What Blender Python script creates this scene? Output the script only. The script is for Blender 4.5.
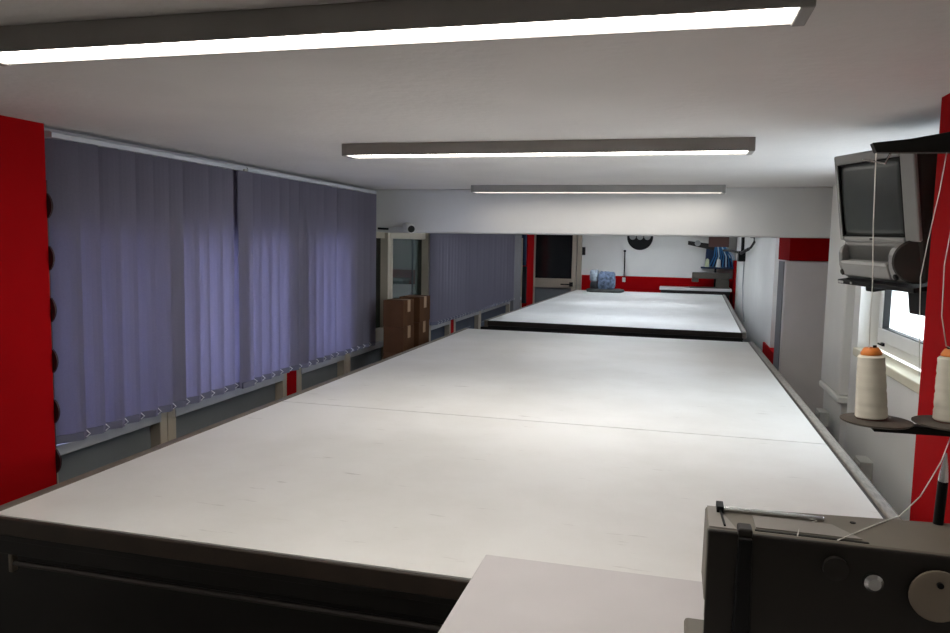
import bpy, bmesh, math, random
from mathutils import Vector, Matrix, Euler
random.seed(7)
R = math.radians
PI = math.pi
C = bpy.context.scene.collection
for o in list(bpy.data.objects):
    bpy.data.objects.remove(o)

# ------------------------------------------------------------------ camera, world, exposure
cam = bpy.data.cameras.new('camera')
cam.sensor_width = 36; cam.sensor_fit = 'HORIZONTAL'; cam.lens = 755/950*36
cam.clip_start = .02
camo = bpy.data.objects.new('camera', cam); C.objects.link(camo)
yaw, pit, rol = R(14.7), R(5.5), R(1.1)
fwd = Vector((-math.sin(yaw)*math.cos(pit), math.cos(yaw)*math.cos(pit), -math.sin(pit)))
rt = Vector((math.cos(yaw), math.sin(yaw), 0)); up = rt.cross(fwd)
rr = math.cos(rol)*rt + math.sin(rol)*up; uu = -math.sin(rol)*rt + math.cos(rol)*up
camo.matrix_world = Matrix(((rr.x, uu.x, -fwd.x, 0), (rr.y, uu.y, -fwd.y, 0), (rr.z, uu.z, -fwd.z, 1.6), (0, 0, 0, 1)))
bpy.context.scene.camera = camo

w = bpy.data.worlds.new('daylight'); bpy.context.scene.world = w; w.use_nodes = True
bg = w.node_tree.nodes['Background']
bg.inputs[0].default_value = (.82, .90, 1, 1); bg.inputs[1].default_value = 7.5
vs = bpy.context.scene.view_settings
vs.view_transform = 'Standard'; vs.look = 'None'; vs.gamma = 1; vs.use_curve_mapping = False
vs.exposure = 0.62
LAMP = 14.5            # radiance of the fluorescent diffusers

def portal(name, loc, rot, sx, sy):
    l = bpy.data.lights.new(name, 'AREA'); l.shape = 'RECTANGLE'; l.size = sx; l.size_y = sy
    l.cycles.is_portal = True
    o = bpy.data.objects.new(name, l); C.objects.link(o); o.location = loc; o.rotation_euler = rot
portal('window_portal', (1.2, 3.37, 1.55), (0, R(90), 0), .9, 1.7)
portal('window_portal', (1.28, 6.78, 1.5), (0, R(90), 0), .8, .55)  # portal of the added, unseen window

# ------------------------------------------------------------------ materials
def nt(name):
    m = bpy.data.materials.new(name); m.use_nodes = True
    return m, m.node_tree.nodes, m.node_tree.links, m.node_tree.nodes['Principled BSDF']
def mat(name, col, rough=.6, metal=0, var=.08, scale=8, bump=0, bscale=60, spec=.5, stretch=(1, 1, 1)):
    m, N, L, p = nt(name)
    tc = N.new('ShaderNodeTexCoord'); mp = N.new('ShaderNodeMapping'); mp.inputs['Scale'].default_value = stretch
    L.new(tc.outputs['Object'], mp.inputs[0])
    n = N.new('ShaderNodeTexNoise'); n.inputs['Scale'].default_value = scale; n.inputs['Detail'].default_value = 5
    L.new(mp.outputs[0], n.inputs['Vector'])
    r = N.new('ShaderNodeValToRGB')
    r.color_ramp.elements[0].position = .3; r.color_ramp.elements[1].position = .7
    r.color_ramp.elements[0].color = tuple(c*(1-var) for c in col)+(1,)
    r.color_ramp.elements[1].color = tuple(min(1, c*(1+var)) for c in col)+(1,)
    L.new(n.outputs[0], r.inputs[0]); L.new(r.outputs[0], p.inputs['Base Color'])
    p.inputs['Roughness'].default_value = rough; p.inputs['Metallic'].default_value = metal
    p.inputs['Specular IOR Level'].default_value = spec
    if bump:
        n2 = N.new('ShaderNodeTexNoise'); n2.inputs['Scale'].default_value = bscale; n2.inputs['Detail'].default_value = 6
        L.new(tc.outputs['Object'], n2.inputs['Vector'])
        b = N.new('ShaderNodeBump'); b.inputs['Strength'].default_value = bump; b.inputs['Distance'].default_value = .01
        L.new(n2.outputs[0], b.inputs['Height']); L.new(b.outputs[0], p.inputs['Normal'])
    return m
def emis(name, col, s):
    m, N, L, p = nt(name); N.remove(p)
    e = N.new('ShaderNodeEmission'); e.inputs[0].default_value = col+(1,); e.inputs[1].default_value = s
    L.new(e.outputs[0], N['Material Output'].inputs[0]); return m
def glass(name, tint, gloss=.1):
    m, N, L, p = nt(name); N.remove(p)
    t = N.new('ShaderNodeBsdfTransparent'); t.inputs[0].default_value = tint+(1,)
    g = N.new('ShaderNodeBsdfGlossy'); g.inputs['Roughness'].default_value = .03; g.inputs[0].default_value = (.8, .8, .8, 1)
    x = N.new('ShaderNodeMixShader'); x.inputs[0].default_value = gloss
    L.new(t.outputs[0], x.inputs[1]); L.new(g.outputs[0], x.inputs[2]); L.new(x.outputs[0], N['Material Output'].inputs[0])
    return m
def fabric(name, col, trans):
    m, N, L, p = nt(name)
    tc = N.new('ShaderNodeTexCoord')
    wv = N.new('ShaderNodeTexNoise'); wv.inputs['Scale'].default_value = 140
    L.new(tc.outputs['Object'], wv.inputs['Vector'])
    r = N.new('ShaderNodeValToRGB'); r.color_ramp.elements[0].color = tuple(c*.93 for c in col)+(1,); r.color_ramp.elements[1].color = tuple(c*1.07 for c in col)+(1,)
    L.new(wv.outputs[0], r.inputs[0]); L.new(r.outputs[0], p.inputs['Base Color']); p.inputs['Roughness'].default_value = .85
    p.inputs['Specular IOR Level'].default_value = .15
    t = N.new('ShaderNodeBsdfTranslucent'); L.new(r.outputs[0], t.inputs[0])
    x = N.new('ShaderNodeMixShader'); x.inputs[0].default_value = trans
    L.new(p.outputs[0], x.inputs[1]); L.new(t.outputs[0], x.inputs[2]); L.new(x.outputs[0], N['Material Output'].inputs[0])
    return m
def laminate(name):
    m, N, L, p = nt(name)
    tc = N.new('ShaderNodeTexCoord')
    n = N.new('ShaderNodeTexNoise'); n.inputs['Scale'].default_value = 1.6; n.inputs['Detail'].default_value = 7; n.inputs['Roughness'].default_value = .6
    L.new(tc.outputs['Object'], n.inputs['Vector'])
    r = N.new('ShaderNodeValToRGB'); r.color_ramp.elements[0].position = .34; r.color_ramp.elements[1].position = .6
    r.color_ramp.elements[0].color = (.68, .665, .63, 1); r.color_ramp.elements[1].color = (.77, .76, .735, 1)
    L.new(n.outputs[0], r.inputs[0])
    mp = N.new('ShaderNodeMapping'); mp.inputs['Scale'].default_value = (5, 26, 1); mp.inputs['Rotation'].default_value = (0, 0, R(12))
    L.new(tc.outputs['Object'], mp.inputs[0])
    n2 = N.new('ShaderNodeTexNoise'); n2.inputs['Scale'].default_value = 1.5; n2.inputs['Detail'].default_value = 8
    L.new(mp.outputs[0], n2.inputs['Vector'])
    r2 = N.new('ShaderNodeValToRGB'); r2.color_ramp.elements[0].position = .69; r2.color_ramp.elements[1].position = .78
    r2.color_ramp.elements[0].color = (0, 0, 0, 1); r2.color_ramp.elements[1].color = (.55, .55, .55, 1)
    L.new(n2.outputs[0], r2.inputs[0])
    mx = N.new('ShaderNodeMixRGB'); mx.inputs[2].default_value = (.25, .22, .19, 1)
    L.new(r2.outputs[0], mx.inputs[0]); L.new(r.outputs[0], mx.inputs[1]); L.new(mx.outputs[0], p.inputs['Base Color'])
    p.inputs['Roughness'].default_value = .38; p.inputs['Specular IOR Level'].default_value = .35
    return m

M = {}
M['ceil'] = mat('ceiling_plaster', (.68, .655, .64), .9, var=.05, scale=2, bump=.25, bscale=30)
M['wall'] = mat('white_wall_paint', (.80, .79, .755), .8, var=.03, scale=3, bump=.08, bscale=60)
M['beam'] = mat('beam_paint', (.62, .61, .59), .85, var=.03, scale=3, bump=.06)
M['red'] = mat('red_wall_paint', (.36, .002, .004), .85, var=.06, scale=4, spec=.06)
M['maroon'] = mat('dark_maroon_trim', (.03, .006, .008), .6)
M['floor'] = mat('floor_tile', (.10, .09, .085), .5, var=.2, scale=5)
M['cream'] = mat('cream_aluminium', (.47, .41, .32), .45, var=.04)
M['lowpanel'] = mat('dark_grey_panel', (.19, .205, .215), .5, var=.08, scale=3)
M['lowdark'] = mat('navy_grey_panel', (.055, .068, .095), .6, var=.08, scale=3)
M['sill'] = mat('pale_grey_sill', (.42, .42, .43), .5)
M['darkglass'] = mat('dark_glass', (.018, .02, .02), .08, var=.2, scale=1.5, spec=.6)
M['tint'] = glass('bluish_daylight_glass', (.84, .87, 1.0), .10)  # bluish daylight put into the pane colour, for the blinds
M['halfdaylight'] = glass('dimmed_daylight_glass', (.58, .60, .74), .10)  # daylight dimmed in the pane colour, darkening the nearest blind
M['smoke'] = glass('smoked_glass', (.06, .068, .064), .10)
M['glass'] = glass('clear_glass', (.95, .97, .97), .05)
M['blind'] = fabric('blind_fabric', (.32, .30, .375), .62)
M['blindweight'] = fabric('blind_weight_fabric', (.20, .195, .26), .25)
M['chain'] = mat('white_bead_chain', (.75, .74, .78), .4)
M['rail'] = mat('white_aluminium_rail', (.55, .56, .60), .35)
M['clip'] = mat('carrier_plastic', (.45, .43, .38), .5)
M['lam'] = laminate('white_laminate')
M['edge'] = mat('brown_table_edge', (.026, .016, .010), .55, var=.25, scale=12)
M['steel'] = mat('dark_steel', (.012, .010, .009), .5, .3, var=.2)
M['steelrod'] = mat('dull_steel_rod', (.07, .06, .055), .4, .4)
M['railmetal'] = mat('worn_aluminium', (.25, .23, .20), .55, .15, var=.25, scale=30, stretch=(4, 1, 4))
M['railwood'] = mat('worn_brown_edge', (.14, .115, .09), .55, var=.2, scale=20)
M['lampcase'] = mat('grey_lamp_housing', (.30, .285, .27), .5, .2)
M['tube'] = emis('lamp_diffuser', (1.0, .95, .88), LAMP)
M['addedcool'] = emis('added_cool_diffuser', (.82, .90, 1.0), LAMP*1.3)  # bluish emission of the added lamps beyond the beam
M['tubedim'] = emis('dim_lamp_diffuser', (1.0, .95, .88), LAMP*.42)  # weaker emission for the lamp in front of the beam
M['tubecap'] = mat('lamp_end_cap', (.26, .25, .235), .5)
M['tv'] = mat('grey_tv_plastic', (.25, .25, .24), .45, var=.05)
M['tvdark'] = mat('dark_tv_plastic', (.045, .042, .038), .8, spec=.15)
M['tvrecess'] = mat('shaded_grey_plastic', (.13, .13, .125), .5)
M['screen'] = mat('tv_screen_glass', (.030, .036, .033), .4, var=.3, scale=5)
M['silver'] = mat('silver_plastic', (.42, .42, .41), .35, .2)
M['black'] = mat('black_plastic', (.006, .006, .006), .5, spec=.15)
M['blackmetal'] = mat('black_metal', (.009, .008, .007), .5, .1, spec=.2)
M['thread'] = mat('cream_thread', (.70, .66, .56), .85, var=.06, scale=12, stretch=(.3, .3, 5))
M['threadline'] = mat('white_thread', (.75, .73, .68), .8)
M['orange'] = mat('orange_cone_plastic', (.72, .21, .03), .5)
M['disc'] = mat('brown_foam_disc', (.085, .07, .055), .7, var=.2, scale=40)
M['machine'] = mat('brown_grey_machine_enamel', (.15, .132, .105), .5, var=.08, scale=10)
M['machinedark'] = mat('dark_machine_cover', (.014, .011, .008), .5, spec=.3)
M['plate'] = mat('pale_machine_plate', (.26, .24, .215), .45, .2, var=.1)
M['chrome'] = mat('chrome', (.62, .62, .62), .22, 1)
M['tan'] = mat('tan_plastic', (.20, .16, .115), .6)
M['worktop'] = mat('pale_worktop', (.56, .53, .53), .5, var=.03)
M['carton'] = mat('brown_cardboard', (.075, .034, .016), .9, var=.15, scale=9, spec=.08)
M['tape'] = mat('packing_tape', (.30, .19, .11), .5, var=.2, spec=.2)
M['camwhite'] = mat('white_plastic', (.62, .60, .57), .4)
M['pvc'] = mat('white_pvc', (.78, .78, .76), .35, var=.02)
M['stone'] = mat('cream_stone_sill', (.66, .61, .47), .5, var=.06)
M['cloth_blue'] = mat('blue_patterned_cloth', (.12, .16, .24), .9, var=.7, scale=26)
M['cloth_grey'] = mat('grey_cloth', (.20, .22, .23), .9, var=.5, scale=20)
M['cloth_dark'] = mat('dark_grey_cloth', (.05, .052, .05), .9, var=.4, scale=20)
M['cloth_pale'] = mat('pale_blue_grey_cloth', (.30, .35, .40), .9, var=.5, scale=22)
M['cloth_black'] = mat('black_cloth', (.015, .016, .02), .9)
M['navy'] = mat('navy_thread', (.006, .02, .065), .8, var=.2)
M['bluethread'] = mat('blue_thread', (.02, .14, .34), .8)
M['paleblue'] = mat('pale_blue_thread', (.45, .60, .72), .8)
M['palegreen'] = mat('pale_yellow_thread', (.55, .58, .38), .8, var=.1, scale=50)
M['olive'] = mat('olive_brown_enamel', (.065, .055, .042), .5)
M['rust'] = mat('rust_brown_plastic', (.11, .045, .035), .6)
M['grey'] = mat('grey_paint', (.20, .20, .215), .6)
M['outlet'] = mat('grey_outlet', (.52, .51, .47), .5)
M['cabinet'] = mat('pinkish_white_cabinet', (.84, .79, .77), .6, var=.02)
M['outdoor'] = mat('outdoor_bounce_wall', (.85, .86, .9), .9)  # paled to throw more daylight onto the blinds
M['ground'] = mat('pavement', (.5, .5, .5), .9)
M['palegrey'] = mat('pale_grey_disc', (.38, .38, .38), .5)

# ------------------------------------------------------------------ mesh helpers
class MB:
    def __init__(s): s.bm = bmesh.new()
    def hexa(s, b, t):
        v = [s.bm.verts.new(p) for p in list(b)+list(t)]
        n = len(b)
        s.bm.faces.new(v[:n][::-1]); s.bm.faces.new(v[n:])
        for i in range(n): s.bm.faces.new((v[i], v[(i+1) % n], v[n+(i+1) % n], v[n+i]))
        return s
    def box(s, x0, x1, y0, y1, z0, z1):
        return s.hexa([(x0, y0, z0), (x1, y0, z0), (x1, y1, z0), (x0, y1, z0)], [(x0, y0, z1), (x1, y0, z1), (x1, y1, z1), (x0, y1, z1)])
    def prism(s, pts, axis, a, b):
        f = {'x': lambda p, q: (q, p[0], p[1]), 'y': lambda p, q: (p[0], q, p[1]), 'z': lambda p, q: (p[0], p[1], q)}[axis]
        return s.hexa([f(p, a) for p in pts], [f(p, b) for p in pts])
    def tube(s, pts, r, n=8, caps=True):
        pts = [Vector(p) for p in pts]; rings = []
        rs = r if isinstance(r, (list, tuple)) else [r]*len(pts)
        prev = None
        for i, p in enumerate(pts):
            d = (pts[min(i+1, len(pts)-1)]-pts[max(i-1, 0)]).normalized()
            a = prev if prev else (Vector((0, 0, 1)) if abs(d.z) < .9 else Vector((1, 0, 0)))
            u = (a-d*a.dot(d)).normalized(); v = d.cross(u); prev = u
            rings.append([s.bm.verts.new(p+(u*math.cos(2*PI*k/n)+v*math.sin(2*PI*k/n))*rs[i]) for k in range(n)])
        for a, b in zip(rings, rings[1:]):
            for k in range(n): s.bm.faces.new((a[k], a[(k+1) % n], b[(k+1) % n], b[k]))
        if caps: s.bm.faces.new(rings[0][::-1]); s.bm.faces.new(rings[-1])
        return s
    def lathe(s, prof, c, n=28, axis=(0, 0, 1)):
        ax = Vector(axis).normalized(); a = Vector((1, 0, 0)) if abs(ax.x) < .9 else Vector((0, 1, 0))
        u = (a-ax*a.dot(ax)).normalized(); v = ax.cross(u); c = Vector(c); rings = []
        for r, h in prof:
            r = max(r, 1e-5)
            rings.append([s.bm.verts.new(c+ax*h+(u*math.cos(2*PI*k/n)+v*math.sin(2*PI*k/n))*r) for k in range(n)])
        for p, q in zip(rings, rings[1:]):
            for k in range(n): s.bm.faces.new((p[k], p[(k+1) % n], q[(k+1) % n], q[k]))
        s.bm.faces.new(rings[0][::-1]); s.bm.faces.new(rings[-1])
        return s
ORG = {}
def obj(name, mb, m, parent=None, bevel=0, smooth=False, local=False, seg=2):
    bm = mb.bm; bmesh.ops.recalc_face_normals(bm, faces=bm.faces)
    if parent is None:
        xs = [v.co for v in bm.verts]
        org = Vector(((min(v.x for v in xs)+max(v.x for v in xs))/2, (min(v.y for v in xs)+max(v.y for v in xs))/2, min(v.z for v in xs)))
    else: org = Vector() if local else ORG[parent]
    for v in bm.verts: v.co -= org
    me = bpy.data.meshes.new(name); bm.to_mesh(me); bm.free()
    if smooth:
        for p in me.polygons: p.use_smooth = True
    me.materials.append(m)
    o = bpy.data.objects.new(name, me); C.objects.link(o)
    if parent: o.parent = parent; ORG[o] = org
    else: o.location = org; ORG[o] = org
    if bevel:
        b = o.modifiers.new('bevel', 'BEVEL'); b.width = bevel; b.segments = seg; b.limit_method = 'ANGLE'; b.angle_limit = R(40)
    if smooth:
        e = o.modifiers.new('edges', 'EDGE_SPLIT'); e.split_angle = R(38)
    return o
def tag(o, label, cat, group=None):
    o['label'] = label; o['category'] = cat
    if group: o['group'] = group
    return o
def thing(name, label, cat, loc, group=None):
    o = bpy.data.objects.new(name, None); C.objects.link(o); o.location = loc; o.empty_display_size = .05
    ORG[o] = Vector(loc); return tag(o, label, cat, group)
def struct(name, mb, m, parent=None, **k):
    o = obj(name, mb, m, parent, **k)
    if parent is None: o['kind'] = 'structure'
    return o
def sgroup(name, loc):
    o = bpy.data.objects.new(name, None); C.objects.link(o); o.location = loc; ORG[o] = Vector(loc); o['kind'] = 'structure'; return o
def copy_tree(o, parent=None):
    c = o.copy(); C.objects.link(c)
    if parent: c.parent = parent
    ORG[c] = ORG.get(o, Vector())
    for ch in list(o.children): copy_tree(ch, c)
    return c

H = 2.0
# ------------------------------------------------------------------ room shell
struct('floor', MB().box(-2.6, 1.3, -2.2, 12.7, -.1, 0), M['floor'])
struct('ceiling', MB().box(-2.6, 1.3, -2.2, 12.7, H, H+.12), M['ceil'])
struct('wall_near', MB().box(-2.6, 1.3, -2.3, -2.2, -.1, H+.12), M['wall'])
# left side: plastered pieces, then a row of glazed bays
struct('wall_left', MB().box(-2.6, -2.36, -2.2, 1.72, 0, H), M['wall'])
struct('trim_1', MB().box(-2.55, -2.29, 2.275, 12.6, 1.70, H), M['ceil'])          # lintel over the glazing
struct('baseboard_left', MB().box(-2.42, -2.30, 2.275, 12.6, 0, .08), M['cream'])
col = struct('red_column', MB().box(-2.6, -2.21, 1.72, 2.275, 0, H), M['red'])
tag(col, 'wide dark red wall pier at the left, in front of the grey blinds', 'column')
sc = [(0, 0)]
mbs = MB()
for k in range(8):
    z0 = 1.663-.19*k
    pts = [(-2.215, z0), (-2.215, z0+.09)]+[(-2.21+.020*math.sin(PI*t/8)**.8, z0+.09-.09*t/8) for t in range(0, 9)]
    mbs.prism(pts, 'y', 2.276, 2.284)
mbs.box(-2.26, -2.214, 2.276, 2.284, .30, 1.80)
tag(obj('scalloped_trim', mbs, M['maroon']), 'dark rounded tabs along the far edge of the left red pier', 'trim')

def bay(n, y0, y1, pane_to_top=True, pane='smoke', bottom_rail=False, low='lowpanel'):
    """one glazed bay of the left side: frame posts, sill rail, opaque lower panel, pane"""
    g = sgroup('window_%d' % n, (-2.33, (y0+y1)/2, .08))
    fr = MB()
    for a, b in ((y0, y0+.06), (y1-.05, y1)): fr.box(-2.37, -2.262, a, b, .08, 1.70)
    fr.box(-2.36, -2.29, y0+.05, y1-.05, 1.63, 1.70)
    fr.box(-2.36, -2.29, y0+.05, y1-.05, .08, .12)
    obj('frame', fr, M['cream'], g, bevel=.004)
    obj('sill_rail', MB().box(-2.37, -2.255, y0+.05, y1-.05, .755, .80), M['sill'], g, bevel=.004)
    obj('lower_panel', MB().box(-2.345, -2.315, y0+.05, y1-.05, .12, .755), M[low], g)
    obj('panel_molding', MB().box(-2.316, -2.308, y0+.25, y1-.25, .62, .628), M['grey'], g)
    obj('pane', MB().box(-2.335, -2.327, y0+.05, y1-.05, .80, 1.63), M[pane], g)
    if bottom_rail: obj('bottom_rail', MB().box(-2.36, -2.28, y0+.05, y1-.05, .80, .90), M['cream'], g, bevel=.004)
    return g
bay(1, 2.28, 2.99, pane='halfdaylight'); bay(2, 2.995, 4.12, pane='tint')
p = struct('red_pillar', MB().box(-2.40, -2.265, 4.125, 4.245, 0, 1.70), M['red'])
bay(3, 4.25, 4.995, pane='tint'); bay(4, 5.0, 5.84, bottom_rail=True); bay(5, 5.845, 6.88, bottom_rail=True)
bay(6, 6.885, 7.62, low='lowdark'); struct('red_pillar', MB().box(-2.40, -2.265, 7.625, 7.74, 0, 1.70), M['red'])
bay(7, 7.75, 8.85, low='lowdark'); bay(8, 8.86, 10.60, low='lowdark')
struct('grey_pillar', MB().box(-2.42, -2.24, 10.72, 11.22, 0, H), M['grey'])
struct('wall_left', MB().box(-2.42, -2.36, 10.6, 11.5, 0, H), M['lowpanel'])
bay(9, 11.23, 11.46, pane='darkglass')
c2 = struct('red_column', MB().box(-2.31, -2.19, 11.47, 12.0, 0, H), M['red'])
tag(c2, 'narrow looking bright red pier at the far left, beside the dark door', 'column')
struct('wall_left', MB().box(-2.5, -2.30, 12.0, 12.6, 0, H), M['lowpanel'])
# exterior seen through the smoked panes; wall added to shade and backlight the blinds
struct('outside_ground', MB().box(-7, -2.6, -2, 16, -.2, -.1), M['ground'])
struct('outside_wall', MB().box(-5.2, -5.0, -2, 16, -.1, 2.9), M['outdoor'])

# far wall with a dark glazed door at its left
struct('wall_far', MB().box(-1.50, 1.3, 12.5, 12.6, 0, H), M['wall'])
struct('wall_far', MB().box(-2.5, -1.50, 12.5, 12.6, 1.95, H), M['wall'])
struct('trim_2', MB().box(-1.47, .92, 12.485, 12.5, 0, 1.125), M['red'])
dr = sgroup('door_1', (-1.9, 12.45, 0))
f = MB()
f.box(-2.30, -2.24, 12.40, 12.5, 0, 1.95); f.box(-1.63, -1.56, 12.40, 12.5, 0, 1.95); f.box(-1.545, -1.48, 12.42, 12.5, 0, 1.95)
f.box(-2.24, -1.63, 12.40, 12.5, 1.88, 1.95)
obj('frame', f, M['cream'], dr, bevel=.006)
obj('middle_rail', MB().box(-2.24, -1.63, 12.41, 12.49, .90, 1.055), M['cream'], dr, bevel=.005)
obj('lower_panel', MB().box(-2.24, -1.63, 12.44, 12.47, .02, .90), M['lowpanel'], dr)
obj('pane', MB().box(-2.24, -1.63, 12.445, 12.455, 1.055, 1.88), M['darkglass'], dr)
obj('handle', MB().box(-1.66, -1.60, 12.375, 12.40, .93, 1.0).box(-1.80, -1.62, 12.345, 12.365, .955, .975), M['black'], dr, bevel=.004)
struct('outside_wall', MB().box(-2.5, -1.48, 12.52, 12.6, 0, 1.95), M['lowpanel'])

# right side
struct('wall_right', MB().box(.92, 1.3, -2.2, 2.55, 0, H), M['wall'])
struct('wall_right', MB().box(.92, 1.3, 2.55, 4.2, 0, 1.07), M['wall'])
struct('wall_right', MB().box(.92, 1.3, 4.2, 4.33, 0, H), M['wall'])
struct('wall_right', MB().box(.98, 1.3, 4.33, 5.3, 0, H), M['wall'])
struct('trim_3', MB().box(.90, 1.0, 2.55, 4.2, 1.07, 1.112), M['stone'], bevel=.006)
struct('trim_4', MB().box(.905, .98, 4.50, 5.02, .80, H), M['wall'], bevel=.012)
struct('trim_5', MB().box(.897, .98, 4.46, 5.02, .765, .80), M['wall'], bevel=.008)
struct('wall_right', MB().box(.93, .98, 4.52, 5.02, 0, .765), M['wall'])
struct('wall_right', MB().box(1.12, 1.3, 5.3, 6.5, 0, H), M['wall'])
struct('wall_right', MB().box(1.12, 1.3, 6.5, 7.55, 0, 1.1), M['wall'])
struct('wall_right', MB().box(1.12, 1.3, 7.05, 7.55, 1.1, 1.9), M['wall'])
struct('wall_right', MB().box(1.12, 1.3, 7.55, 7.7, 0, H), M['wall'])
struct('wall_right', MB().box(1.12, 1.3, 6.5, 7.55, 1.9, H), M['wall'])
struct('wall_right', MB().box(.92, 1.3, 7.7, 12.5, 0, H), M['wall'])
struct('trim_6', MB().box(.905, 1.12, 6.45, 8.15, 0, .66), M['red'])
struct('trim_7', MB().box(.885, .92, 12.2, 12.48, .66, 1.42), M['red'])
rc = struct('red_column', MB().box(.65, .92, 1.70, 2.24, 0, H), M['red'])
tag(rc, 'bright red wall pier at the right edge, behind the thread cones', 'column')
win = sgroup('window_10', (1.04, 3.37, 1.112))
f = MB()
f.box(1.01, 1.08, 2.55, 4.2, 1.112, 1.16); f.box(1.01, 1.08, 2.55, 4.2, 1.94, H)
for a, b in ((2.55, 2.61), (4.14, 4.2), (3.02, 3.07)): f.box(1.01, 1.08, a, b, 1.16, 1.94)
obj('frame', f, M['pvc'], win, bevel=.006)
f = MB()
for a, b in ((2.61, 3.02), (3.07, 4.14)):
    f.box(.995, 1.06, a, b, 1.16, 1.225); f.box(.995, 1.06, a, b, 1.88, 1.94)
    f.box(.995, 1.06, a, a+.06, 1.225, 1.88); f.box(.995, 1.06, b-.06, b, 1.225, 1.88)
obj('sash', f, M['pvc'], win, bevel=.006)
obj('gasket', MB().box(1.0, 1.03, 3.13, 4.08, 1.222, 1.229).box(1.0, 1.03, 4.074, 4.081, 1.225, 1.88), M['black'], win)
obj('pane', MB().box(1.03, 1.034, 2.67, 2.96, 1.225, 1.88).box(1.03, 1.034, 3.13, 4.08, 1.225, 1.88), M['glass'], win)
obj('latch', MB().box(.985, .995, 3.995, 4.03, 1.145, 1.16).tube([(.985, 4.01, 1.15), (.97, 4.01, 1.156), (.965, 3.99, 1.158)], .004), M['black'], win)

w2 = sgroup('window_11', (1.2, 6.78, 1.1))  # unseen window, added to bring daylight to the far end
f = MB()
for a, b in ((6.5, 6.56), (6.99, 7.05)): f.box(1.18, 1.25, a, b, 1.16, 1.84)
f.box(1.18, 1.25, 6.5, 7.05, 1.1, 1.16).box(1.18, 1.25, 6.5, 7.05, 1.84, 1.9)
obj('frame', f, M['pvc'], w2, bevel=.005)
obj('pane', MB().box(1.21, 1.214, 6.56, 6.99, 1.16, 1.84), M['glass'], w2)
struct('outside_ground', MB().box(1.31, 12, -3, 16, -.2, -.1), M['ground'])  # ground added to cut the light rising onto the ceiling
# ceiling beam across the room
struct('ceiling_beam', MB().hexa([(-2.29, 5.50, 1.677), (1.12, 5.215, 1.683), (1.12, 5.60, 1.683), (-2.29, 5.88, 1.677)],
                                 [(-2.29, 5.50, H), (1.12, 5.215, H), (1.12, 5.60, H), (-2.29, 5.88, H)]), M['beam'], bevel=.008)

# ------------------------------------------------------------------ cutting tables
def cutting_table(x0, x1, y0, y1, splits, label, rail_right=True):
    z = .90
    t = thing('cutting_table', label, 'table', ((x0+x1)/2, (y0+y1)/2, 0))
    ys = [y0]+splits+[y1]
    for a, b in zip(ys, ys[1:]):
        obj('top_panel', MB().box(x0, x1, a+.003, b-.003, z-.022, z), M['lam'], t)
    e = MB().box(x0-.004, x1+.004, y0-.012, y0, z-.045, z-.001)
    obj('front_edge', e, M['edge'], t, bevel=.003)
    obj('left_rail', MB().box(x0-.035, x0, y0-.01, y1, z-.06, z+.002), M['railwood'], t, bevel=.004)
    if rail_right:
        obj('inner_strip', MB().box(x1, x1+.010, y0-.01, y1, z-.05, z-.002), M['edge'], t)
        obj('right_rail', MB().box(x1+.010, x1+.042, y0-.01, y1, z-.05, z+.006), M['railmetal'], t, bevel=.006)
        obj('outer_strip', MB().box(x1+.042, x1+.054, y0+.2, y1, z-.05, z-.006), M['railwood'], t, bevel=.003)
    obj('frame', MB().box(x0, x1, y0+.01, y0+.05, z-.105, z-.045).box(x0, x1, y1-.05, y1-.01, z-.105, z-.022)
        .box(x0, x0+.04, y0+.05, y1-.05, z-.105, z-.022).box(x1-.04, x1, y0+.05, y1-.05, z-.105, z-.022), M['steel'], t, bevel=.003)
    obj('front_rail', MB().box(x0-.02, x1+.02, y0-.006, y0+.012, z-.062, z-.047), M['steel'], t, bevel=.002)
    obj('front_panel', MB().box(x0-.09, x1+.02, y0+.06, y0+.08, .06, z-.07), M['steel'], t)
    obj('side_panel', MB().box(x0-.09, x0-.07, y0+.08, y0+.9, .06, z-.07), M['steel'], t)
    n = 3
    for i in range(n):
        for x in (x0+.03, x1-.09):
            yy = y0+.12+(y1-y0-.26)*i/(n-1)
            obj('leg', MB().box(x, x+.06, yy, yy+.06, 0, z-.105), M['steel'], t, bevel=.004)
    obj('lower_shelf', MB().box(x0+.05, x1-.05, y0+.25, y1-.2, .22, .25), M['steel'], t)
    return t
t1 = cutting_table(-1.63, .56, 1.474, 6.0, [2.925], 'big white topped cutting table in the foreground with a seam across it')
obj('fabric_rod', MB().tube([(-1.60, 1.50, .768), (.5, 1.50, .768)], .008), M['steelrod'], t1)
obj('rod_bracket', MB().box(-1.606, -1.594, 1.490, 1.510, .745, .80), M['railwood'], t1, bevel=.003)
t2 = cutting_table(-1.64, .565, 6.70, 12.05, [9.3], 'far white topped cutting table beyond the ceiling beam')
t2.rotation_euler.z = -R(1.6); t2.location.x += .075

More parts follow.
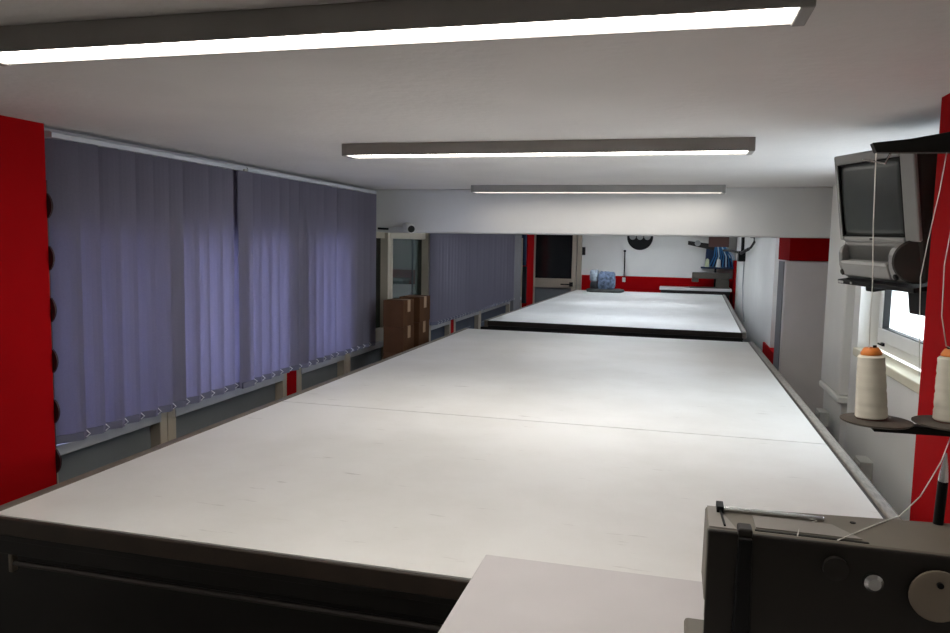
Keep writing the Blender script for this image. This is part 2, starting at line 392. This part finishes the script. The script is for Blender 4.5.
# ------------------------------------------------------------------ vertical blinds on the left
def blind(y0, y1, label, th=30, zb=.815, zt=1.918, rz=(0, 0), xr=-2.218):
    t = thing('vertical_blind', label, 'blind', (xr, (y0+y1)/2, zb), 'vertical blinds along the left windows')
    L = y1-y0
    q = []
    for yy, z in ((y0-.015, rz[0]), (y1+.012, rz[1])):
        q.append([(xr-.03, yy, z), (xr+.03, yy, z), (xr+.03, yy, z+.018), (xr+.02, yy, z+.024), (xr-.03, yy, z+.024)])
    obj('head_rail', MB().hexa(*q), M['rail'], t)
    n = int(round(L/.108)); sp = L/n
    bright = (8, 9, 10) if label.startswith('grey lavender vertical blind nearest') else (1, 2, 3, 4, 8, 9)
    first = None
    for i in range(n):
        if first is None:
            bm = MB()
            hw = .0635; pts = []
            for k in range(7):
                s_ = -1+2*k/6; pts.append((.009*(1-s_*s_), hw*s_))
            back = [(x-.0012, y) for x, y in pts][::-1]
            bm.prism(pts+back, 'z', zb, zt)
            bm.bm.verts.ensure_lookup_table()
            s = obj('slat', bm, M['blind'], t, local=True)
            s.location = (0, 0, -zb)
            wt = obj('weight', MB().box(-.0005, .0105, -.050, .050, zb-.001, zb+.03), M['blindweight'], s, local=True)
            cp = obj('clip', MB().box(-.006, .006, -.012, .012, zt-.002, zt+.012), M['clip'], s, local=True)
            ch = obj('chain', MB().tube([(.006, .060, zb+.008), (.014, .072, zb+.02), (-.012, .060, zb+.040)], .0022, 5), M['chain'], s, local=True)
            first = s
        else:
            s = first.copy(); C.objects.link(s)
            for q in first.children:
                d = q.copy(); C.objects.link(d); d.parent = s
        s.location = (0, y0+sp*(i+.5)-(y0+y1)/2, -zb)
        s.rotation_euler = (0, 0, -R(th+random.uniform(-9, 9)-(9 if i in bright else 0)))
        if i == n-1 and label.startswith('grey lavender vertical blind nearest'): over = s
    if label.startswith('grey lavender vertical blind nearest'):
        s = copy_tree(over, t); s.location = (.034, y1-.012-(y0+y1)/2, -zb); s.rotation_euler = (0, 0, -R(4))
    return t
blind(2.30, 3.56, 'grey lavender vertical blind nearest the left red pier', zt=1.952, rz=(1.953, 1.955))
blind(3.60, 5.34, 'grey lavender vertical blind running up to the ceiling beam', zt=1.954, rz=(1.955, 1.959))
blind(6.83, 10.44, 'dim grey vertical blind beyond the ceiling beam, above the far table', zb=.815, zt=1.90, rz=(1.93, 1.93))

# ------------------------------------------------------------------ ceiling lamps
def lamp(x0, x1, y0, y1, label, m='tube'):
    t = thing('ceiling_lamp', label, 'lamp', ((x0+x1)/2, (y0+y1)/2, H-.052), 'fluorescent ceiling lamps')
    zb = H-.048
    obj('housing', MB().box(x0, x1, y0, y0+.007, zb, H).box(x0, x1, y1-.007, y1, zb, H).box(x0, x1, y0+.007, y1-.007, H-.012, H), M['lampcase'], t, bevel=.002)
    for a, b in ((x0-.002, x0+.02), (x1-.02, x1+.002)):
        obj('end_cap', MB().box(a, b, y0-.001, y1+.001, zb-.002, H), M['tubecap'], t, bevel=.003)
    xm = (x0+x1)/2
    pr = [(y0+.007, zb+.010), (y0+.02, zb+.007), (y1-.02, zb+.007), (y1-.007, zb+.010), (y1-.007, zb+.02), (y0+.007, zb+.02)]
    obj('diffuser', MB().prism(pr, 'x', x0+.02, x1-.02), M[m], t)
    return t
lamp(-1.375, .18, 1.215, 1.315, 'bright fluorescent batten at the top left, nearest the viewer')
lamp(-1.345, .26, 2.915, 3.035, 'long fluorescent batten in the middle of the ceiling')
lamp(-1.37, .29, 5.05, 5.16, 'fluorescent batten close in front of the ceiling beam', 'tubedim')
lamp(-1.375, .18, -.75, -.65, 'added unseen fluorescent batten behind the viewer, over the near end of the room')  # unseen lamp, added to light the surfaces that face the viewer
lamp(-1.37, .29, 7.3, 7.42, 'added fluorescent batten hidden just behind the ceiling beam', 'addedcool')  # this and the next two are unseen lamps added to brighten the far end
lamp(-1.37, .29, 9.3, 9.42, 'added unseen fluorescent batten over the middle of the far cutting table', 'addedcool')
lamp(-1.37, .29, 11.3, 11.42, 'added unseen fluorescent batten nearest the far wall', 'addedcool')

# ------------------------------------------------------------------ cartons by the left windows
def carton(x0, x1, y0, y1, z0, z1, label, i):
    t = thing('carton', label, 'box', ((x0+x1)/2, (y0+y1)/2, z0), 'brown cartons stacked by the windows')
    obj('box_body', MB().box(x0, x1, y0, y1, z0, z1-.001), M['carton'], t, bevel=.004)
    ym = (y0+y1)/2; tp = MB()
    tp.box(x0+.01, x1+.0015, ym-.03, ym+.03, z1-.001, z1-.0002).box(x1, x1+.0015, ym-.03, ym+.03, z1-.09, z1-.001)
    obj('tape', tp, M['tape'], t)
pos = ['on top', 'second from the top', 'third from the top', 'fourth from the top', 'second from the floor', 'on the floor']
for k in range(6):
    j = random.uniform(-.004, .004)
    carton(-2.066+j, -1.905+j, 5.20, 5.43, 1.175-.1955*(k+1), 1.175-.1955*k, 'brown carton %s of the nearer stack by the left windows' % pos[k], k)
for k in range(6):
    j = random.uniform(-.006, .006)
    carton(-2.07+j, -1.90+j, 5.53, 5.79, 1.180-.1965*(k+1), 1.180-.1965*k, 'brown carton %s of the farther stack, behind the nearer one' % pos[k], k)

# ------------------------------------------------------------------ security camera on the beam
t = thing('security_camera', 'small white security camera on the left end of the ceiling beam', 'camera', (-1.93, 5.45, 1.70))
obj('mount', MB().lathe([(.03, 0), (.03, .012), (.012, .02), (.012, .04)], (-1.985, 5.472, 1.712), 16, (0.1, -1, -.1)), M['camwhite'], t, smooth=True)
ax = Vector((.62, -.74, -.22)).normalized()
obj('camera_body', MB().lathe([(.016, -.07), (.030, -.055), (.034, -.02), (.034, .045), (.031, .05)], (-1.945, 5.405, 1.712), 20, ax), M['camwhite'], t, smooth=True)
obj('lens', MB().lathe([(.027, .0), (.027, .006), (.012, .008)], Vector((-1.945, 5.405, 1.712))+ax*.048, 16, ax), M['black'], t)
obj('cable', MB().tube([(-1.985, 5.45, 1.705), (-2.04, 5.455, 1.722), (-2.10, 5.46, 1.712), (-2.15, 5.465, 1.69), (-2.19, 5.47, 1.688)], .006), M['camwhite'], t)
obj('plug', MB().tube([(-2.13, 5.46, 1.70), (-2.22, 5.47, 1.704)], .008), M['black'], t)

# ------------------------------------------------------------------ television on its wall bracket
u = Vector((.317, -.948, -.019)).normalized(); v = Vector((-.144, -.068, .987)); v = (v-u*v.dot(u)).normalized(); back = v.cross(u)
ctr = Vector((.58, 2.62, 1.761))
tvm = Matrix(((u.x, back.x, v.x, ctr.x), (u.y, back.y, v.y, ctr.y), (u.z, back.z, v.z, ctr.z), (0, 0, 0, 1)))
def local_thing(name, label, cat):
    o = thing(name, label, cat, (0, 0, 0)); o.matrix_world = tvm; ORG[o] = Vector(); return o
tv = local_thing('television', 'old grey tube television hung high at the right wall', 'television')
W2, T, B = .200, .150, -.255
b = MB()
def frame_ring(b, xo, zt, zb_, xi, zit, zib, y0, y1):
    b.box(-xo, -xi, y0, y1, zb_, zt); b.box(xi, xo, y0, y1, zb_, zt); b.box(-xi, xi, y0, y1, zit, zt); b.box(-xi, xi, y0, y1, zb_, zib)
b.box(-.189, -.168, 0, .012, -.13, T); b.box(.162, W2+.030, 0, .012, -.13, T); b.box(-.189, .162, 0, .012, .119, T); b.box(-.168, .162, 0, .012, -.135, -.117)
obj('bezel', b, M['tv'], tv, bevel=.008, local=True)
b = MB().hexa([(-.178, .0125, -.252), (W2+.026, .0125, -.252), (W2+.026, .0125, T-.006), (-.178, .0125, T-.006)], [(-.12, .30, -.20), (.13, .30, -.20), (.13, .30, .09), (-.12, .30, .09)])
obj('rear_shell', b, M['tvdark'], tv, bevel=.012, local=True)
b = MB(); nx, nz = 12, 9; g = []
for i in range(nx+1):
    row = []
    for k in range(nz+1):
        x = -1+2*i/nx; z = -1+2*k/nz
        row.append(b.bm.verts.new((-.003+x*.166, .010-.010*(1-.5*x*x-.5*z*z), .001+z*.119)))
    g.append(row)
for i in range(nx):
    for k in range(nz): b.bm.faces.new((g[i][k], g[i+1][k], g[i+1][k+1], g[i][k+1]))
sc_ = obj('screen', b, M['screen'], tv, smooth=True, local=True)
so = sc_.modifiers.new('thickness', 'SOLIDIFY'); so.thickness = .006
obj('screen_surround', MB().box(-.168, -.163, -.001, .011, -.117, .119).box(.157, .162, .002, .011, -.117, .119).box(-.163, .157, .002, .011, .114, .119).box(-.163, .157, .002, .011, -.117, -.112), M['black'], tv, local=True)
# lower console: two raised ends, a recess with a flap, rounded chin
b = MB()
b.box(-.172, .162, .006, .012, -.257, -.135)
obj('console', b, M['tv'], tv, bevel=.006, local=True)
b = MB()
pr = [(.012, -.142), (-.010, -.149), (-.020, -.168), (-.022, -.21), (-.014, -.244), (.012, -.257)]
b.prism(pr, 'x', -.172, -.150)
obj('console_end', b, M['tv'], tv, bevel=.008, local=True)
obj('console_end', MB().prism(pr, 'x', .105, .150), M['tv'], tv, bevel=.008, local=True)
obj('recess', MB().box(-.150, .105, .006, .012, -.193, -.146), M['tvrecess'], tv, local=True)
obj('flap', MB().prism([(.012, -.194), (-.020, -.197), (-.024, -.21), (-.016, -.244), (.012, -.257)], 'x', -.150, .105), M['tv'], tv, bevel=.004, local=True)
obj('flap_lip', MB().box(-.146, .101, -.026, -.012, -.203, -.194), M['silver'], tv, bevel=.003, local=True)
for x in (-.155, .135):
    obj('button', MB().lathe([(.010, 0), (.010, .006), (.007, .008)], (x, -.014, -.234), 14, (0, -1, -.2)), M['black' if x > 0 else 'tvdark'], tv, local=True)
obj('badge', MB().box(-.012, .006, -.002, .0, -.127, -.121), M['tvdark'], tv, local=True)
obj('speaker', MB().lathe([(.060, 0), (.066, .012), (.060, .022), (.045, .026), (.0, .027)], (.182, .022, -.189), 28, (.80, -.60, 0)), M['tvdark'], tv, smooth=True, local=True)
br = local_thing('television_bracket', 'black wall bracket carrying the old television', 'bracket')
obj('tray', MB().box(-.170, .235, -.03, .26, -.273, -.258), M['black'], br, bevel=.003, local=True)
obj('tray_label', MB().box(-.164, -.134, -.0315, -.030, -.270, -.262), M['silver'], br, local=True)
obj('screw', MB().lathe([(.004, 0), (.004, .003)], (-.085, -.03, -.2655), 10, (0, -1, 0)), M['silver'], br, local=True)
obj('foot', MB().box(-.06, -.015, .0, .05, -.295, -.273), M['black'], br, bevel=.004, local=True)
obj('swivel_block', MB().prism([(.11, -.273), (.225, -.273), (.225, -.335), (.21, -.355), (.11, -.355)], 'y', .03, .13), M['black'], br, bevel=.005, local=True)
obj('wall_arm', MB().box(.14, .19, .13, .32, -.33, -.295), M['black'], br, bevel=.004, local=True)

# ------------------------------------------------------------------ sewing station in the foreground
sx0, sx1, sy1, sz = -.342, .64, 1.425, .98
t = thing('sewing_table', 'pale laminate sewing table at the bottom, overlapping the big cutting table', 'table', (.15, 1.1, 0))
obj('worktop', MB().box(sx0, sx1, .78, sy1, sz-.03, sz), M['worktop'], t, bevel=.003)
obj('apron', MB().box(sx0+.06, sx1-.06, .86, .89, sz-.10, sz-.03).box(sx0+.06, sx1-.06, sy1-.10, sy1-.07, sz-.10, sz-.03), M['steel'], t)
for x in (sx0+.06, sx1-.12):
    for y in (.86, sy1-.12):
        obj('leg', MB().box(x, x+.05, y, y+.05, 0, sz-.03), M['steel'], t, bevel=.004)
m = thing('sewing_machine', 'dark brown grey industrial sewing machine at the bottom right', 'sewing machine', (.33, 1.12, sz))
zt = 1.21
b = MB().hexa([(.06, 1.076, 1.10), (.66, 1.062, 1.10), (.66, 1.235, 1.10), (.06, 1.176, 1.10)], [(.06, 1.078, zt), (.66, 1.064, zt), (.66, 1.232, zt), (.061, 1.174, zt)])
obj('arm', b, M['machine'], m, bevel=.005)
obj('front_cover', MB().hexa([(.061, 1.071, 1.05), (.66, 1.056, 1.05), (.66, 1.075, 1.05), (.064, 1.085, 1.05)], [(.061, 1.0735, 1.2085), (.66, 1.059, 1.2085), (.66, 1.075, 1.2085), (.061, 1.085, 1.2085)]), M['machinedark'], m, bevel=.003)
obj('needle_head', MB().box(.066, .15, 1.08, 1.17, 1.035, 1.10), M['machine'], m, bevel=.006)
obj('needle_bar', MB().tube([(.105, 1.12, 1.036), (.105, 1.12, 1.0)], .004), M['chrome'], m)
obj('column', MB().box(.47, .655, 1.07, 1.225, sz, 1.10), M['machine'], m, bevel=.008)
obj('bed', MB().box(.04, .655, 1.05, 1.24, sz, sz+.018), M['machine'], m, bevel=.006)
obj('top_plate', MB().hexa([(.126, 1.094, zt), (.262, 1.092, zt), (.232, 1.140, zt), (.126, 1.144, zt)], [(.126, 1.094, zt+.002), (.262, 1.092, zt+.002), (.232, 1.140, zt+.002), (.126, 1.144, zt+.002)]), M['plate'], m)
obj('slot', MB().hexa([(.124, 1.084, zt), (.268, 1.081, zt), (.268, 1.086, zt), (.124, 1.089, zt)], [(.124, 1.084, zt+.001), (.268, 1.081, zt+.001), (.268, 1.086, zt+.001), (.124, 1.089, zt+.001)]), M['black'], m)
obj('end_plate', MB().hexa([(.0625, 1.082, zt), (.100, 1.081, zt), (.078, 1.170, zt), (.0635, 1.170, zt)], [(.0625, 1.082, zt+.001), (.100, 1.081, zt+.001), (.078, 1.170, zt+.001), (.0635, 1.170, zt+.001)]), M['plate'], m)
obj('slide_bar', MB().box(.082, .225, 1.150, 1.160, zt, zt+.006).box(.082, .20, 1.1605, 1.1675, zt, zt+.004), M['chrome'], m, bevel=.002)
obj('slide_bar_clamp', MB().box(.076, .086, 1.143, 1.170, zt, zt+.010).tube([(.081, 1.145, zt+.004), (.084, 1.085, zt+.003)], .0018), M['black'], m, bevel=.0015)
obj('presser_lever', MB().hexa([(.098, 1.058, 1.05), (.122, 1.058, 1.05), (.122, 1.072, 1.05), (.098, 1.072, 1.05)], [(.101, 1.058, 1.206), (.119, 1.058, 1.206), (.119, 1.074, 1.206), (.101, 1.074, 1.206)]), M['black'], m, bevel=.003)
obj('lever_cap', MB().box(.1005, .1195, 1.066, 1.094, 1.204, 1.217), M['machinedark'], m, bevel=.003)
for x, y in ((.212, 1.168), (.264, 1.160)):
    obj('oil_hole', MB().lathe([(.004, 0), (.004, .0012), (.001, .0013)], (x, y, zt), 12), M['black'], m)
obj('tension_dial', MB().lathe([(.012, 0), (.012, .010), (.008, .014)], (.271, 1.067, 1.166), 18, (0, -1, 0)), M['chrome'], m, smooth=True)
obj('tension_dial', MB().lathe([(.016, 0), (.016, .008), (.006, .012)], (.225, 1.067, 1.178), 18, (0, -1, 0)), M['machinedark'], m, smooth=True)
obj('side_plate', MB().lathe([(.034, 0), (.034, .004), (.030, .006)], (.347, 1.062, 1.158), 28, (0, -1, 0)), M['tan'], m, smooth=True)
obj('plate_screw', MB().lathe([(.004, 0), (.004, .004)], (.347, 1.056, 1.175), 10, (0, -1, 0)), M['black'], m)
obj('thread_post', MB().tube([(.384, 1.195, zt), (.3845, 1.19, 1.275)], [.0068, .0068], 14), M['black'], m)
obj('post_tip', MB().lathe([(.0066, 0), (.0058, .010), (.004, .024), (.001, .042)], (.3845, 1.19, 1.275), 14, (.01, -.07, 1)), M['chrome'], m, smooth=True)
obj('handwheel', MB().lathe([(.075, 0), (.08, .01), (.08, .03), (.05, .036), (.02, .05)], (.66, 1.15, 1.12), 28, (1, 0, 0)), M['machine'], m, smooth=True)

# thread stand with cones
sy = 1.38
t = thing('thread_stand', 'black thread stand on the sewing table, carrying two cones', 'thread stand', (.54, sy, sz))
obj('mast', MB().tube([(.54, sy, sz+.01), (.54, sy, 1.80)], .008, 12), M['blackmetal'], t)
obj('base', MB().lathe([(.045, 0), (.045, .008), (.02, .014), (.012, .03)], (.54, sy-.0, sz), 20), M['blackmetal'], t)
obj('lower_arm', MB().prism([(.327, 1.312), (.335, 1.300), (.56, 1.302), (.56, 1.316)], 'y', sy-.01, sy+.012), M['blackmetal'], t)
for cx, z in ((.339, 1.316), (.449, 1.320)):
    obj('cone_disc', MB().lathe([(.052, 0), (.0555, .002), (.0555, .004), (.03, .006)], (cx, sy, z-.002), 36), M['disc'], t, smooth=True)
    obj('spindle', MB().tube([(cx-.003, sy, z), (cx-.010, sy, z+.128)], .003), M['blackmetal'], t)
obj('upper_arm', MB().hexa([(.300, sy-.02, 1.7745), (.307, sy-.02, 1.759), (.56, sy-.02, 1.757), (.56, sy-.02, 1.796), (.41, sy-.02, 1.790), (.355, sy-.02, 1.780)],
                           [(.300, sy, 1.7745), (.307, sy, 1.759), (.56, sy, 1.757), (.56, sy, 1.796), (.41, sy, 1.790), (.355, sy, 1.780)]), M['blackmetal'], t, bevel=.0015)
obj('guide_wire', MB().tube([(.330, sy-.01, 1.760), (.322, sy-.012, 1.742), (.305, sy-.012, 1.7455), (.288, sy-.012, 1.7485)], .0015, 6), M['chrome'], t)
def cone(cx, z, label, tilt):
    c = thing('thread_cone', label, 'thread cone', (cx, sy, z), 'thread cones')
    axx = Vector((tilt, 0, 1)).normalized()
    prof = [(.0225, .001), (.0248, .004)]
    for k in range(24):
        h = .004+.100*k/23; r = .0250-.0042*k/23-(.0009 if k in (4, 10, 17, 21) else 0)+(.0003 if k % 3 == 0 else 0); prof.append((r, h))
    prof += [(.0185, .1065), (.013, .1075)]
    obj('thread_winding', MB().lathe(prof, (cx, sy, z), 36, axx), M['thread'], c, smooth=True)
    top = Vector((cx, sy, z))+axx*.1078
    obj('cone_core', MB().lathe([(.0165, 0), (.0165, .003), (.013, .009), (.011, .0115), (.004, .0115)], top, 24, axx), M['orange'], c, smooth=True)
    obj('cone_base', MB().lathe([(.024, -.0005), (.024, .002)], Vector((cx, sy, z)), 24, axx), M['rust'], c)
    return c
cone(.331, 1.3208, 'cream thread cone with orange top on the left disc of the stand', -.06)
cone(.449, 1.3248, 'cream thread cone at the right edge, before the red pier', -.04)
def thread(pts, label, r=.0009):
    tag(obj('thread', MB().tube(pts, r, 6), M['threadline']), label, 'thread', 'loose sewing threads')
thread([(.308, sy-.012, 1.7585), (.311, sy-.012, 1.65), (.316, sy-.012, 1.55), (.318, sy-.008, 1.47), (.3205, sy, 1.4395)], 'white thread hanging from the stand arm in front of the television')
thread([(.410, sy-.012, 1.7585), (.402, sy-.02, 1.70), (.388, sy-.03, 1.62), (.381, sy-.03, 1.56), (.384, sy-.03, 1.50), (.39, sy-.03, 1.40)], 'pale thread drooping before the red pier, left of the two there', .0008)
thread([(.433, sy-.012, 1.7585), (.421, sy-.03, 1.66), (.412, sy-.035, 1.58), (.414, sy-.035, 1.50), (.43, sy-.015, 1.45), (.445, sy, 1.4445)], 'pale thread drooping before the red pier, right of the two there', .0008)
thread([(.440, 1.345, 1.305), (.415, 1.30, 1.275), (.372, 1.24, 1.235), (.338, 1.21, 1.2116), (.285, 1.15, 1.2111), (.228, 1.078, 1.2115)], 'white thread running from the right cone down across the machine top')
thread([(.218, 1.166, 1.2111), (.214, 1.15, 1.2111), (.195, 1.13, 1.2111), (.185, 1.11, 1.2111), (.178, 1.079, 1.2115)], 'short curled white thread lying on the machine top')

# ------------------------------------------------------------------ right wall fittings
def outlet(y, z, x, label):
    t = thing('wall_outlet', label, 'outlet', (x-.01, y, z-.04), 'wall outlets on the right wall')
    obj('box_body', MB().box(x-.055, x, y-.06, y+.06, z-.04, z+.045), M['outlet'], t, bevel=.004)
    obj('cover', MB().box(x-.060, x-.055, y-.045, y+.045, z-.03, z+.035), M['outlet'], t, bevel=.002)
outlet(3.80, .59, .92, 'small grey outlet box low on the right wall, nearer one')
outlet(4.72, .625, .90, 'small grey outlet box low on the right wall, under the pilaster')
t = thing('tall_cabinet', 'tall pinkish white cabinet beyond the beam, at the right wall', 'cabinet', (.94, 6.1, 0))
obj('carcass', MB().box(.775, 1.115, 5.86, 6.17, 0, 1.52), M['cabinet'], t, bevel=.006)
obj('door', MB().box(.778, 1.113, 5.845, 5.86, .05, 1.515), M['cabinet'], t, bevel=.004)
obj('side_strip', MB().box(.768, .775, 5.90, 6.17, .03, 1.515), M['grey'], t)
tag(obj('red_box', MB().box(.80, 1.115, 5.87, 6.48, 1.522, 1.80), M['red'], bevel=.006), 'dark red box lying on top of the tall white cabinet', 'box')
t = thing('wall_bracket', 'black wall bracket with bent arms on the far right wall', 'bracket', (.90, 10.9, 1.44))
obj('mount', MB().box(.83, .92, 10.80, 11.0, 1.43, 1.57), M['black'], t, bevel=.008)
obj('rod', MB().tube([(.89, 10.95, 1.55), (.89, 11.0, 1.98)], .022), M['blackmetal'], t)
obj('arm', MB().tube([(.86, 10.8, 1.54), (.86, 10.3, 1.57), (.86, 9.75, 1.60)], .020), M['black'], t)
obj('arm', MB().tube([(.84, 10.9, 1.55), (.72, 11.1, 1.575), (.66, 11.2, 1.575)], .016), M['blackmetal'], t)
obj('hook', MB().tube([(.86, 9.75, 1.60), (.86, 9.45, 1.62), (.87, 9.2, 1.68), (.87, 9.25, 1.74), (.87, 9.6, 1.745)], .014), M['black'], t)
obj('cable', MB().tube([(.91, 10.85, 1.43), (.912, 10.9, 1.1), (.912, 10.7, .8), (.90, 10.3, .67)], .008), M['sill'], t)

tag(obj('hanging_cloth', MB().prism([(-2.31, 11.44), (-2.285, 11.42), (-2.26, 11.435), (-2.235, 11.42), (-2.205, 11.44), (-2.205, 11.464), (-2.31, 11.464)], 'z', 1.28, 1.85), M['navy'], bevel=.006), 'dark blue cloth hanging on the front of the far left red pier', 'cloth')
tag(obj('hanging_cloth', MB().prism([(-2.31, 11.45), (-2.28, 11.43), (-2.25, 11.445), (-2.20, 11.43), (-2.19, 11.464), (-2.31, 11.464)], 'z', .70, 1.27), M['cloth_black'], bevel=.006), 'black cloth hanging on the far left red pier, under the blue one', 'cloth')
# ------------------------------------------------------------------ things at the far wall
t = thing('wall_disc', 'round black wall disc with three pale circles on the far wall', 'wall decoration', (-.55, 12.46, 1.55))
obj('disc_plate', MB().lathe([(.20, 0), (.205, .01), (.20, .03)], (-.555, 12.497, 1.755), 36, (0, -1, 0)), M['black'], t)
for k in (-1, 0, 1):
    obj('pale_circle', MB().lathe([(.052, 0), (.052, .006), (.04, .008)], (-.555+k*.115, 12.466, 1.765), 20, (0, -1, 0)), M['palegrey'], t)
t = thing('hanging_cord', 'thin dark cord with a small white end hanging on the far wall', 'cord', (-.78, 12.47, 1.03))
obj('cord', MB().tube([(-.787, 12.48, 1.53), (-.783, 12.475, 1.3), (-.785, 12.47, 1.09)], .009), M['black'], t)
obj('white_end', MB().box(-.81, -.76, 12.455, 12.485, 1.03, 1.10), M['camwhite'], t, bevel=.005)
obj('nail', MB().lathe([(.02, 0), (.02, .02)], (-.787, 12.498, 1.53), 10, (0, -1, 0)), M['black'], t)
tag(obj('lock_box', MB().box(-1.475, -1.425, 12.46, 12.5, 1.45, 1.58), M['black'], bevel=.006), 'small black box on the far wall beside the door frame', 'box')
# pile of cloth on the far table
def cloth(x0, x1, y0, y1, z0, z1, m, label, seed):
    random.seed(seed); b = MB(); n = 22; rings = []
    cx, cy = (x0+x1)/2, (y0+y1)/2
    for k, (s, h) in enumerate(((.90, 0), (1, .15), (1.02, .5), (.98, .85), (.85, 1), (.4, 1.0))):
        rg = []
        for i in range(n):
            a = 2*PI*i/n; ca, sa = math.cos(a), math.sin(a)
            px = math.copysign(abs(ca)**.35, ca); py = math.copysign(abs(sa)**.35, sa)
            j = 1+random.uniform(-.05, .05)
            rg.append(b.bm.verts.new((cx+px*(x1-x0)/2*s*j, cy+py*(y1-y0)/2*s*j, z0+(z1-z0)*h*(1+(random.uniform(-.08, .04) if k > 2 else 0)))))
        rings.append(rg)
    for p_, q_ in zip(rings, rings[1:]):
        for i in range(n): b.bm.faces.new((p_[i], p_[(i+1) % n], q_[(i+1) % n], q_[i]))
    b.bm.faces.new(rings[0][::-1]); b.bm.faces.new(rings[-1])
    tag(obj('folded_cloth', b, m, smooth=True), label, 'cloth', 'folded cloths piled on the far table')
zb = .901
cloth(-1.30, -.74, 11.55, 11.9, zb, zb+.05, M['cloth_dark'], 'wide flat dark grey cloth at the bottom of the pile on the far table', 1)
cloth(-1.24, -1.13, 11.6, 11.88, zb+.052, zb+.16, M['cloth_black'], 'small black cloth on the dark grey one, left of the blue bundle', 2)
cloth(-1.125, -.87, 11.6, 11.88, zb+.052, zb+.31, M['cloth_blue'], 'tall blue patterned cloth bundle on the pile at the far table', 3)
cloth(-1.25, -1.13, 11.62, 11.86, zb+.163, zb+.33, M['cloth_pale'], 'pale blue grey cloth on top of the small black one in the pile', 4)
# far sewing station in the corner
t = thing('sewing_table', 'small white sewing table in the far right corner behind the far cutting table', 'table', (.35, 12.25, 0))
obj('worktop', MB().box(-.21, .86, 12.08, 12.46, .945, .985), M['worktop'], t, bevel=.004)
obj('apron', MB().box(-.19, .84, 12.10, 12.44, .89, .945), M['steel'], t)
for x in (-.18, .78):
    for y in (12.11, 12.38): obj('leg', MB().box(x, x+.05, y, y+.05, 0, .89), M['steel'], t)
t = thing('sewing_machine', 'dark olive brown sewing machine on the far corner table', 'sewing machine', (.54, 12.25, .985))
obj('arm', MB().box(.27, .82, 12.19, 12.31, 1.13, 1.225), M['olive'], t, bevel=.01)
obj('needle_head', MB().box(.27, .37, 12.185, 12.315, 1.075, 1.13), M['olive'], t, bevel=.008)
obj('column', MB().box(.63, .82, 12.18, 12.32, .985, 1.13), M['olive'], t, bevel=.008)
obj('bed', MB().box(.24, .84, 12.17, 12.33, .985, 1.0), M['olive'], t, bevel=.004)
t = thing('thread_stand', 'thread stand with blue threads above the far sewing machine', 'thread stand', (.62, 12.38, .985))
obj('mast', MB().tube([(.62, 12.39, .986), (.62, 12.39, 1.74)], .015), M['blackmetal'], t)
obj('spool_tray', MB().box(.40, .90, 12.30, 12.46, 1.285, 1.31), M['navy'], t, bevel=.004)
obj('upper_arm', MB().hexa([(.19, 12.36, 1.65), (.62, 12.36, 1.56), (.62, 12.40, 1.56), (.19, 12.40, 1.65)], [(.19, 12.36, 1.71), (.62, 12.36, 1.66), (.62, 12.40, 1.66), (.19, 12.40, 1.71)]), M['machinedark'], t, bevel=.004)
obj('arm_eye', MB().lathe([(.045, 0), (.045, .02)], (.335, 12.36, 1.675), 16, (0, -1, 0)), M['palegrey'], t)
obj('top_box', MB().box(.50, .80, 12.34, 12.44, 1.62, 1.79), M['rust'], t, bevel=.008)
for i in range(9):
    x0 = .60+.02*i; x1 = .52+.05*i
    obj('blue_thread', MB().tube([(x0, 12.35, 1.625), ((x0+x1)/2+.03, 12.33, 1.48), (x1, 12.32, 1.312)], .010, 5), M['paleblue' if i % 3 == 2 else 'bluethread'], t)
obj('thread_sheet', MB().hexa([(.46, 12.41, 1.312), (.88, 12.41, 1.312), (.88, 12.425, 1.312), (.46, 12.425, 1.312)], [(.47, 12.41, 1.625), (.76, 12.41, 1.625), (.76, 12.425, 1.625), (.47, 12.425, 1.625)]), M['navy'], t)
for x, mm, lb in ((.49, 'palegreen', 'small pale yellow thread cone on the far blue thread stand'), (.66, 'threadline', 'small white thread cone on the far blue thread stand')):
    tag(obj('thread_cone', MB().lathe([(.033, 0), (.034, .004), (.026, .115), (.012, .12), (.012, .13)], (x, 12.285+.035, 1.3105), 20), M[mm], smooth=True), lb, 'thread cone', 'small thread cones at the far end')
for x, lb in ((.80, 'dark navy thread cone at the right end of the far blue thread stand'),):
    tag(obj('thread_cone', MB().lathe([(.05, 0), (.05, .004), (.036, .14), (.012, .145)], (x, 12.37, 1.3105), 20), M['navy'], smooth=True), lb, 'thread cone', 'small thread cones at the far end')
